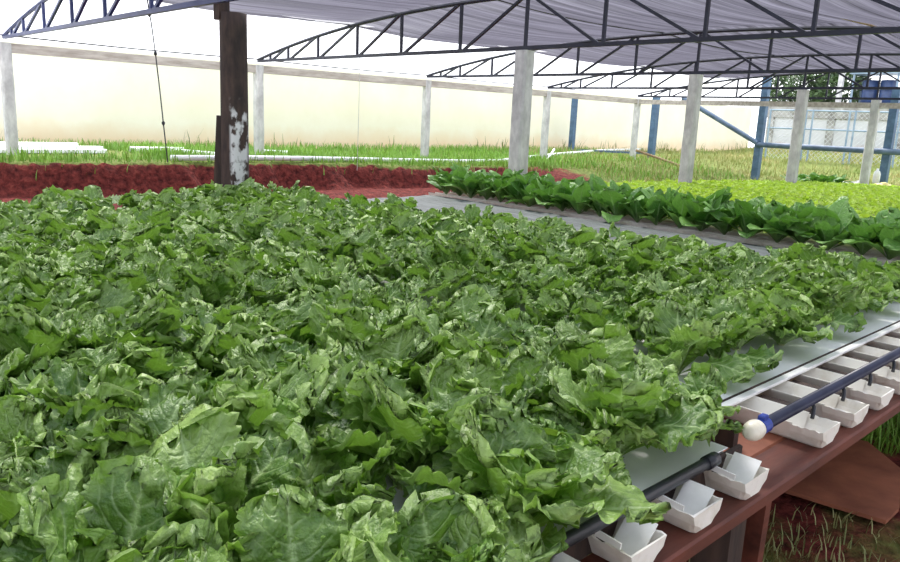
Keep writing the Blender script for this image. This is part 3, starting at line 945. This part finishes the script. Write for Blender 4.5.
for i, (d, (x, y, k, ych)) in enumerate(vis):
    rg = np.random.default_rng(int((ych+20)*1000)*100+k)
    pk = int(rg.integers(NPROTO)); rz = rg.uniform(0, 6.28); sc = rg.uniform(0.84, 1.12)
    if i >= N_IND:
        rest.append((x, y, pk, rz, sc)); continue
    if ych in cup_names and k < 3:
        lab = '%s frilly green lettuce in from %s' % (ordn[k], cup_names[ych])
        lab = lab.replace('first frilly green lettuce in from', 'frilly green lettuce nearest to')
    elif d < 4.2:
        lab = 'frilly green lettuce in the nearer half of the big bed, away from the end cups'
    else:
        lab = 'frilly green lettuce in the farther half of the big bed, towards the red bank'
    if d < 4.2:
        root = empty('lettuce', (x, y, 0.762), rz)
        put(protos[pk][0], 'outer_leaves', root); put(protos[pk][1], 'heart_leaves', root); put(stem_data, 'stem', root)
    else:
        root = put(protos[pk][2], 'lettuce')
        root.location = (x, y, 0.762); root.rotation_euler = (0, 0, rz)
    if d < 2.8 and not (k == 0 and -5.3 < ych < -4.6): sc *= 1.12
    root.scale = (sc, sc, sc*rg.uniform(0.9, 1.08))
    tag(root, lab, 'lettuce', G_LET)
def scatter_mesh(name, mesh_arrays, places, mats, zfun):
    Vs, Fs, Us, Ts, Ms = [], [], [], [], []
    o = 0
    for (x, y, pk, rz, sc) in places:
        V, F, U, T, mi = mesh_arrays[pk]
        c, s_ = math.cos(rz), math.sin(rz)
        W_ = np.stack([(V[:,0]*c - V[:,1]*s_)*sc + x, (V[:,0]*s_ + V[:,1]*c)*sc + y, V[:,2]*sc + zfun(x, y)], -1)
        Vs.append(W_); Fs.append(F+o); Us.append(U); Ts.append(T); Ms.append(mi); o += len(V)
    me = np_mesh(name, np.concatenate(Vs), np.concatenate(Fs), None, np.concatenate(Us), np.concatenate(Ts), mats=mats, midx=np.concatenate(Ms))
    ob = bpy.data.objects.new(name, me); col.objects.link(ob)
    return ob
if rest:
    ob = scatter_mesh('lettuce_mass', [p[3] for p in protos], rest, [M['lettuce'], M['lettuce_heart']], lambda x, y: 0.762)
    tag(ob, 'small far lettuces massed along the back edge of the big bed', 'lettuce', kind='stuff')
print('LETTUCE', len(vis), len(rest))

# ------------------------------------------------------------------ second bench: dark broad-leaved row and young yellow-green lettuces
def bed_z(y):
    return 0.775 - 0.004*max(0, y) - 0.0017*max(0, y)**2
b2 = empty('growing_bench', (8, 4, 0)); tag(b2, 'second growing bench, hidden beneath the yellow-green young lettuces', 'bench')
for x in (6.6, 9.2, 11.7):
    m = MB()
    yy = np.arange(-1.0, 14.1, 1.0)
    for a, c in zip(yy[:-1], yy[1:]):
        m.bar((x, a, bed_z(a)-0.15), (x, c, bed_z(c)-0.15), 0.08, 0.09)
    part(m, 'cross_beam', M['red_wood'], b2)
    for y in (-0.8, 3, 7, 11, 13.5):
        m = MB(); m.box((x-0.05, y-0.05, -0.02), (x+0.05, y+0.05, bed_z(y)-0.19)); part(m, 'leg', M['dark_wood'], b2)
ch2 = [-1.16, -0.93] + list(np.arange(-0.70, 14.0, 0.20))
vs, fs = channel_mesh(6.0, 12.0, h=0.095)
chm = MB(); chm.add(vs, fs); cho = chm.build('growing_channel', M['channel']); chd = cho.data; bpy.data.objects.remove(cho)
posts_mid = [0.0, 4.0, 8.0, 12.0]
for i, y in enumerate(ch2):
    if any(abs(y-q) < 0.13 for q in posts_mid): continue
    if not any(in_view((x, y, bed_z(y)), 0, 0) for x in np.linspace(6, 12, 13)): continue
    o = put(chd, 'growing_channel'); o.location = (0, y, bed_z(y)-0.095)
    tag(o, ('white channel under the dark broad-leaved row' if i < 2 else 'white channel hidden under the yellow-green young lettuces'), 'channel', 'channels of the second bench')

def chicory(seed, nu=18, nv=9):
    r = np.random.default_rng(3000+seed); out = []
    n = int(r.integers(9, 13)); a0 = r.uniform(0, 6.28)
    for k in range(n):
        f = k/(n-1)
        L = r.uniform(0.28, 0.40)*(1-0.12*f); W = L*r.uniform(0.23, 0.33)
        out.append((leaf_arrays(L, W, a0+k*2.4+r.uniform(-.25,.25), math.radians(36+44*f+r.uniform(-12, 12)), math.radians(r.uniform(15, 80)-20*f), 0.0045, 2.2, seed*77+k, nu, nv, fold=r.uniform(0.2, 0.55), base=0.10, wmax=0.55, jag=0.015, tip=0.5, twist=r.uniform(-.5,.5)), float(np.clip(r.uniform(0.1, 0.9), 0, 1))))
    V, F, U, T = join_leaves(out)
    return np_mesh('broadleaf_plant', V, F, M['chicory'], U, T)
chis = [chicory(k) for k in range(9)]
ic = 0
for ri, y in enumerate(ch2[:2]):
    x = 11.9 - 0.1*ri
    while x > 6.15 - 0.35*ri:
        if in_view((x, y, 0.9), 320, 30):
            o = put(chis[int(rng.integers(9))], 'broadleaf_plant')
            o.location = (x+rng.uniform(-.02,.02), y+rng.uniform(-.03,.03), bed_z(y)); o.rotation_euler = (0, 0, rng.uniform(0, 6.28))
            sc = rng.uniform(0.85, 1.12)*(0.92 if ri == 0 else 1.0); o.scale = (sc, sc, sc)
            lab = ('dark green broad-leaved plant in the front line of the row, beside the grey cloth' if ri == 0 else
                   'dark green broad-leaved plant in the back line of the row, against the yellow-green lettuces')
            tag(o, lab, 'leafy plant', 'dark broad-leaved plants')
            ic += 1
        x -= 0.21

for k in range(7):
    y = 8.6 + 0.52*k
    if abs(y-12) < 0.3: continue
    o = put(chis[k % 9], 'broadleaf_plant'); o.location = (6.02+rng.uniform(-.04,.04), y, bed_z(y)); o.rotation_euler = (0, 0, rng.uniform(0, 6.28)); o.scale = (0.85, 0.85, 0.8)
    tag(o, 'dark green plant at the far end of the yellow-green bed, near the litter', 'leafy plant', 'dark plants by the litter')

def young(seed, nu=9, nv=7):
    r = np.random.default_rng(5000+seed); out = []
    n = int(r.integers(8, 11)); a0 = r.uniform(0, 6.28)
    for k in range(n):
        f = k/(n-1)
        L = r.uniform(0.085, 0.12)*(1-0.25*f); W = L*r.uniform(0.34, 0.46)
        out.append((leaf_arrays(L, W, a0+k*2.4, math.radians(22+55*f+r.uniform(-8, 8)), math.radians(r.uniform(10, 45)), 0.007, 3.0, seed*55+k, nu, nv, fold=0.3, jag=0.05, off=0.004), float(np.clip(r.uniform(0.1, 0.9), 0, 1))))
    V, F, U, T = join_leaves(out)
    return V, F, U, T, np.zeros(len(F))
yv = [young(k) for k in range(10)]
ym = [np_mesh('young_lettuce', a[0], a[1], M['young'], a[2], a[3]) for a in yv]
yv2 = [young(k, 6, 5) for k in range(10)]
yspots = []
for ci, y in enumerate(ch2[2:]):
    x = 11.9 - 0.07*(ci % 2)
    while x > 6.0:
        px, py = x+rng.uniform(-.02,.02), y+rng.uniform(-.02,.02)
        x -= 0.145
        if rng.random() < 0.025: continue
        if any(abs(py-q) < 0.17 for q in posts_mid) and abs(px-ROWX) < 0.17: continue
        if not in_view((px, py, bed_z(py)+0.06), 320, 40): continue
        yspots.append(((Vector((px, py, bed_z(py)))-CAM).length + (0 if in_view((px, py, bed_z(py)+0.06), 5, 5) else 100), px, py))
yspots.sort()
yrest = []
for i, (d, x, y) in enumerate(yspots):
    pk = int(rng.integers(10)); rz = rng.uniform(0, 6.28); sc = rng.uniform(0.85, 1.2)
    if i >= 300:
        yrest.append((x, y, pk, rz, sc)); continue
    o = put(ym[pk], 'young_lettuce'); o.location = (x, y, bed_z(y)); o.rotation_euler = (0, 0, rz); o.scale = (sc, sc, sc)
    tag(o, 'small yellow-green young lettuce in the nearest lines, just behind the dark broad-leaved row', 'young lettuce', 'young lettuces')
ob = scatter_mesh('young_lettuce_mass', yv2, yrest, [M['young']], lambda x, y: bed_z(y))
tag(ob, 'carpet of yellow-green young lettuces stretching to the far posts', 'young lettuce', kind='stuff')
print('YOUNG', len(yspots), 'CHIC', ic)

# ------------------------------------------------------------------ bank: pipes and stacked channels
def world_bar(name, a, b_, r, mat, label, cat, group=None, n=10):
    m = MB(); m.tube([a, b_], r, n, True)
    c = ((a[0]+b_[0])/2, (a[1]+b_[1])/2, (a[2]+b_[2])/2)
    o = m.build(name, mat, loc=c, smooth=False)
    return tag(o, label, cat, group)

pts = [(1.72,-2.38),(1.74,-1.2),(1.72,-0.22),(1.55,1.0),(1.39,2.2),(1.1,4.0),(0.95,5.4),(0.3,6.6),(-0.35,8.2),(-0.98,9.9),(-1.7,13),(-2.2,15.9)]
m = MB(); m.tube([(x, y, max(gz(x, y), 0.68)+0.06) for x, y in pts], 0.042, 10)
o = m.build('water_pipe', M['pvc'], loc=(1.4, 2.0, 0.8), smooth=True); tag(o, 'long white plastic pipe running along the top of the red bank', 'pipe')

stack = [(-0.24,-2.62,-6.5,0.0),(-0.50,-2.72,-6.7,0.0),(-0.76,-2.55,-6.6,0.0),(-0.40,-3.0,-6.8,0.061),(-1.05,-2.5,-6.4,0.0),(-1.32,-2.3,-6.2,0.0),(-1.18,-2.75,-6.3,0.061)]
slabs = ['white channel at the front of the stack lying on the bank at the left', 'white channel second from the front of the stack on the bank',
         'white channel third from the front of the stack on the bank', 'white channel lying on top of the front of the stack on the bank',
         'white channel in the middle of the stack on the bank', 'white channel at the wall side of the stack on the bank', 'white channel lying on top of the wall side of the stack']
for (x, ya, yb, dz), lab in zip(stack, slabs):
    z = gz(x, ya)+0.012+dz
    m = MB(); vs, fs = channel_mesh(yb, ya, wt=0.23, wb=0.21, h=0.060)
    m.add([(x+vy, vx, z+0.060-vz) for vx, vy, vz in vs], [f[::-1] for f in fs])
    o = m.build('spare_channel', M['pvc'], loc=(x, ya, z)); tag(o, lab, 'channel', 'spare channels on the bank')
world_bar('spare_pipe', (-0.58,-2.09,gz(-0.58,-2.09)+0.05), (-0.6,-1.15,gz(-0.6,-1.15)+0.05), 0.05, M['pvc'], 'short white pipe on the grass between the stacked channels and hanging wire', 'pipe')
world_bar('spare_pipe', (-0.33,-1.4,gz(-.33,-1.4)+0.05), (0.74,-1.1,gz(.74,-1.1)+0.05), 0.04, M['pvc'], 'white pipe lying slantwise on the grass left of the trunk post', 'pipe')
world_bar('spare_pipe', (-0.68,0.1,gz(-.68,.1)+0.05), (-0.42,0.85,gz(-.42,.85)+0.05), 0.04, M['pvc'], 'short white pipe on the grass right of the trunk post', 'pipe')
world_bar('rusty_pole', (0.35,11.6,0.98), (1.95,12.2,0.50), 0.035, M['rust'], 'brown pole sloping down the grass between the corner post and pale post', 'pole')
world_bar('standpipe', (0.42,7.6,gz(.42,7.6)), (0.30,8.05,0.98), 0.028, M['pvc'], 'white standpipe bend at the foot of the post beyond the grey post', 'pipe')

# ------------------------------------------------------------------ blue posts and rails at the far end
def flat_post(x, y, z1, wdt, mat, label, x_top=0.0):
    m = MB(); m.bar((x, y, gz(x, y)-0.1), (x+x_top, y, z1), wdt, wdt, up=(1,0,0))
    o = m.build('blue_post', mat, loc=(x, y, gz(x, y))); return tag(o, label, 'post', 'blue painted posts')
flat_post(3.22, 13.0, 3.45, 0.17, M['blue_post'], 'tall faded blue post joining the slanted brace and the blue rail')
flat_post(6.35, 13.0, 2.75, 0.17, M['blue_post'], 'faded blue post at the right picture edge')
flat_post(-0.15, 13.2, 2.55, 0.17, M['blue_post'], 'faded blue post beside the slim corner post of the eave')
flat_post(-2.0, 11.7, 2.5, 0.14, M['blue_post'], 'blue post farthest left, close to the cream wall')
o = MB(); o.bar((-2.0, 11.7, 0.86), (-0.15, 13.2, 0.86), 0.05, 0.06); o = o.build('fence_rail', M['blue_pipe'], loc=(-1, 12.4, .86)); tag(o, 'low blue-grey rail between the two left blue posts', 'rail')
world_bar('blue_rail', (3.22, 12.88, 1.30), (9.5, 12.88, 1.30), 0.07, M['blue_pipe'], 'thick slate-blue horizontal rail between the blue posts', 'rail', n=14)
world_bar('blue_brace', (0.9, 12.88, 2.48), (3.22, 12.88, 1.34), 0.065, M['blue_pipe'], 'slate-blue brace slanting down to the tall blue post', 'brace', n=14)

# chain-link fence with pale blue frame
fe = empty('chain_link_fence', (3, 20, 0.7)); tag(fe, 'chain-link fence on pale blue frames before the whitewashed wall', 'fence')
FXA, FXB = 0.2, 8.0
for x in (0.25, 1.5, 1.72, 2.9, 3.08, 4.4, 5.8):
    m = MB(); m.tube([(x, 20, gz(x, 20)-0.05), (x, 20, 2.45)], 0.032, 8); part(m, 'frame_post', M['light_blue'], fe)
for z in (2.42, 1.80, 1.22):
    m = MB(); m.tube([(FXA, 20, z), (FXB, 20, z)], 0.026, 8); part(m, 'frame_rail', M['light_blue'], fe)
m = MB()
H0, H1 = 0.75, 2.4
for x in np.arange(-3.0, FXB, 0.16):
    for sg in (1, -1):
        xa, xb = (x, x+(H1-H0)) if sg == 1 else (x+(H1-H0), x)
        za, zb = H0, H1
        if max(xa, xb) < FXA or min(xa, xb) > FXB: continue
        def clip(xa, za, xb, zb):
            t0, t1 = 0.0, 1.0
            for lim, s_ in ((FXA, 1), (FXB, -1)):
                d = xb-xa
                tt_ = (lim-xa)/d
                if (d*s_) > 0: t0 = max(t0, tt_)
                else: t1 = min(t1, tt_)
            return None if t0 >= t1 else (xa+t0*(xb-xa), za+t0*(zb-za), xa+t1*(xb-xa), za+t1*(zb-za))
        q = clip(xa, za, xb, zb)
        if q: m.tube([(q[0], 20.03, q[1]), (q[2], 20.03, q[3])], 0.006, 3, False)
part(m, 'wire_mesh', M['galv'], fe)

# litter and tufts at the end of the bed
def blob(name, c, r, sq, mat, seed, label, cat, group=None):
    m = MB(); vs, fs = [], []
    nl, nm = 9, 14
    for i in range(nl+1):
        a = PI*i/nl
        for j in range(nm):
            b_ = 2*PI*j/nm
            d = Vector((math.sin(a)*math.cos(b_), math.sin(a)*math.sin(b_), math.cos(a)))
            k = r*(1 + 0.45*mnoise.noise(d*1.7+Vector((seed*3.1, seed, 0))))
            vs.append((c[0]+d.x*k, c[1]+d.y*k, c[2]+d.z*k*sq))
    for i in range(nl):
        for j in range(nm):
            j2 = (j+1) % nm
            fs.append((i*nm+j, (i+1)*nm+j, (i+1)*nm+j2, i*nm+j2))
    m.add(vs, fs)
    return tag(m.build(name, mat, loc=c, smooth=True), label, cat, group)
M['bag_white'] = mottled('white_bag', (0.70, 0.71, 0.72), (0.86, 0.86, 0.86), 9, 0.5)
M['bag_yellow'] = mottled('yellow_bag', (0.62, 0.50, 0.16), (0.80, 0.70, 0.32), 9, 0.5)
M['bag_dark'] = mottled('dark_bag', (0.05, 0.06, 0.06), (0.14, 0.15, 0.15), 9, 0.5)
blob('plastic_bag', (6.05, 12.4, 0.50), 0.20, 0.55, M['bag_dark'], 1, 'dark crumpled bag at the foot of the last concrete post', 'bag')
blob('plastic_bag', (6.52, 12.5, 0.52), 0.17, 0.5, M['bag_yellow'], 2, 'yellowish crumpled bag right of the last concrete post', 'bag')
blob('plastic_bag', (5.62, 12.5, 0.46), 0.17, 0.5, M['bag_white'], 3, 'whitish crumpled bag left of the last concrete post', 'bag')
m = MB(); m.lathe([(0.07,0),(0.078,0.01),(0.078,0.22),(0.06,0.28),(0.028,0.31),(0.026,0.35)], 14, (6.28, 12.75, 0.55)); o = m.build('plastic_bottle', M['bag_white'], loc=(6.28,12.75,0.55), smooth=True); tag(o, 'white plastic bottle standing behind the last concrete post', 'bottle')

# drums on a pale blue stand behind the end wall, and trees
st = empty('drum_stand', (1.0, 28.5, 0.9)); tag(st, 'pale blue frame stand rising behind the end wall', 'stand')
for x in (0.0, 1.7):
    for y in (28.0, 29.0):
        m = MB(); m.bar((x, y, 0.8), (x, y, 4.2), 0.07, 0.07, up=(1,0,0)); part(m, 'leg', M['light_blue'], st)
m = MB(); m.box((-0.1, 27.9, 2.86), (1.8, 29.1, 2.94)); part(m, 'platform', M['light_blue'], st)
m = MB(); m.box((-0.15, 27.85, 4.2), (1.85, 29.15, 4.28)); part(m, 'roof_plate', M['light_blue'], st)
for x, lab in ((0.55, 'navy water drum on the left of the pale blue stand'), (1.25, 'navy water drum on the right of the pale blue stand')):
    m = MB(); m.lathe([(0.30,0),(0.33,0.03),(0.33,0.3),(0.35,0.33),(0.33,0.36),(0.33,0.68),(0.35,0.71),(0.33,0.74),(0.33,1.0),(0.30,1.03),(0.27,1.03)], 22, (x, 28.5, 2.94)); o = m.build('water_drum', M['drum'], loc=(x, 28.5, 2.94), smooth=True); tag(o, lab, 'drum', 'water drums')
for x, lab in ((-0.35, 'pale concrete pole behind the end wall left of the drums'), (2.25, 'pale concrete pole behind the end wall right of the drums')):
    m = MB(); m.bar((x, 27.6, 0.7), (x, 27.6, 4.4), 0.18, 0.18, up=(1,0,0)); o = m.build('concrete_pole', M['conc'], loc=(x, 27.6, 0.9)); tag(o, lab, 'pole', 'poles behind the end wall')

def tree(x, y, z0, h, rx, rz_, seed, label):
    t = empty('tree', (x, y, z0)); tag(t, label, 'tree', 'trees behind the end wall')
    m = MB(); m.tube([(x, y, z0), (x+0.05, y, z0+h*0.5), (x, y, z0+h)], [0.13, 0.10, 0.05], 8); part(m, 'trunk', M['bark'], t)
    r = np.random.default_rng(seed)
    n = 2600
    d = r.normal(size=(n, 3)); d /= np.linalg.norm(d, axis=1)[:, None]
    lob = 1 + 0.28*np.sin(d[:, 0]*5+seed)*np.cos(d[:, 2]*4+seed*2)+0.15*np.sin(d[:,1]*9)
    rad = lob*r.uniform(0.45, 1.0, n)**0.5
    P = d*rad[:, None]*np.array([rx, rx, rz_]) + np.array([x, y, z0+h])
    a = r.normal(size=(n, 3)); a /= np.linalg.norm(a, axis=1)[:, None]
    b_ = np.cross(a, r.normal(size=(n, 3))); b_ /= np.linalg.norm(b_, axis=1)[:, None]
    sz = r.uniform(0.07, 0.14, n)[:, None]
    V = np.stack([P-a*sz, P+b_*sz*0.5, P+a*sz, P-b_*sz*0.5], 1).reshape(-1, 3)
    F = np.arange(n*4).reshape(n, 4)
    me = np_mesh('crown', V, F, M['tree_leaf'], smooth=False)
    o = bpy.data.objects.new('crown', me); col.objects.link(o); o.parent = t; o.matrix_parent_inverse = Matrix.Translation(-Vector(t.location))
tree(-2.9, 29.5, 0.9, 2.6, 1.35, 1.15, 4, 'dark bushy tree behind the end wall, leftmost of the three')
tree(-1.0, 29.3, 0.9, 2.7, 1.2, 1.1, 9, 'dark bushy tree behind the end wall, middle of the three')
tree(3.6, 30.0, 0.9, 2.7, 1.4, 1.2, 13, 'dark bushy tree behind the end wall, right of the water drums')

# ------------------------------------------------------------------ board and weeds on the ground by the bench
bd = MB()
q = [(11.20,-3.72),(11.26,-3.63),(11.68,-3.57),(11.72,-3.0),(11.50,-2.55),(11.12,-2.75),(11.06,-3.6)]
q = [(11.31,-3.75),(11.70,-3.69),(11.70,-3.52),(11.58,-3.08),(11.35,-2.85),(11.12,-2.95),(11.05,-3.6)]
z0 = 0.03
nq_ = len(q)
bd.add([(x, y, z0) for x, y in q]+[(x, y, z0+0.018) for x, y in q], [tuple(range(nq_-1,-1,-1)), tuple(range(nq_, 2*nq_))]+[(i, (i+1)%nq_, nq_+(i+1)%nq_, nq_+i) for i in range(nq_)])
o = bd.build('loose_board', M['ply'], loc=(11.4, -3.2, z0)); tag(o, 'reddish brown board lying on the ground beside the bench', 'board')

def blades(name, pts, hmin, hmax, wid, mat, label, seed, lean=0.5):
    r = np.random.default_rng(seed)
    P = np.asarray(pts); n = len(P)
    az = r.uniform(0, 6.28, n); h = r.uniform(hmin, hmax, n); ln = r.uniform(0.1, lean, n)*h
    dx, dy = np.cos(az), np.sin(az)
    sx, sy = -dy*wid/2, dx*wid/2
    def row(f, k, wf):
        cx = P[:,0]+dx*ln*f; cy = P[:,1]+dy*ln*f; cz = P[:,2]+h*k
        return np.stack([cx-sx*wf, cy-sy*wf, cz], -1), np.stack([cx+sx*wf, cy+sy*wf, cz], -1)
    a0, b0 = row(0, 0, 1); a1, b1 = row(0.35, 0.6, 0.85); a2, b2_ = row(1.0, 1.0, 0.15)
    V = np.stack([a0, b0, a1, b1, a2, b2_], 1).reshape(-1, 3)
    base = np.arange(n)[:, None]*6
    F = np.concatenate([base+np.array([[0,1,3,2]]), base+np.array([[2,3,5,4]])], 0)
    me = np_mesh(name, V, F, mat, smooth=False)
    o = bpy.data.objects.new(name, me); col.objects.link(o)
    return tag(o, label, 'grass', kind='stuff')

def scatter(n, x0, x1, y0, y1, dens, seed):
    r = np.random.default_rng(seed); out = []
    X = r.uniform(x0, x1, n); Y = r.uniform(y0, y1, n); K = r.random(n)
    for x, y, k in zip(X, Y, K):
        if k < dens(x, y): out.append((x, y, gz(x, y)-0.01))
    return out
def d_bank(x, y):
    z = gz(x, y)
    if z < 0.60: return 0
    s_ = abs(gz(x+0.1, y)-gz(x-0.1, y))/0.2
    if s_ > 0.9: return 0.05
    if s_ > 0.35: return 0.5
    n = mnoise.noise(Vector((x*0.9, y*0.9, 2.2)))
    return 0.6+0.6*n
blades('grass', scatter(34000, -2.45, 2.4, -6.5, 8.5, lambda x, y: 0 if (x < 0.75 and x > -1.6 and y < -2.15) else d_bank(x, y), 31), 0.05, 0.19, 0.016, M['grass'], 'green grass on the bank below the cream wall', 32)
def d_slope(x, y):
    n = mnoise.noise(Vector((x*0.6, y*0.5, 7.2)))
    return 0.6+0.7*n
blades('grass', scatter(22000, -2.4, 6.2, 7.5, 25.5, d_slope, 41), 0.05, 0.17, 0.022, M['dry_grass'], 'yellowish grass on the slope towards the end wall', 42)
blades('grass', scatter(5000, -2.4, 3.2, 7.0, 13.0, d_slope, 43), 0.06, 0.2, 0.018, M['grass'], 'lush green grass on the slope near the corner post', 44)
def d_weed(x, y):
    if 11.0 < x < 11.75 and -3.75 < y < -2.55: return 0
    n = mnoise.noise(Vector((x*2.2, y*2.2, 9.2)))
    return 0.35+0.9*n
blades('weeds', scatter(15000, 10.0, 12.6, -6.0, -2.4, d_weed, 51), 0.02, 0.10, 0.006, M['weed'], 'thin weeds on the red earth beside the bench', 52, 0.9)
blades('grass', scatter(9000, 10.0, 12.0, -2.85, -0.4, lambda x, y: 0.9, 53), 0.06, 0.2, 0.008, M['grass'], 'green grass tuft on the ground beyond the loose board', 54, 0.8)
def d_wf(x, y):
    n = mnoise.noise(Vector((x*0.4, y*0.8, 1.2))); return 0.25+n
blades('weeds', scatter(900, -2.25, -1.9, -6, 24, d_wf, 61), 0.1, 0.42, 0.02, M['weed'], 'straggly weeds along the foot of the cream wall', 62)
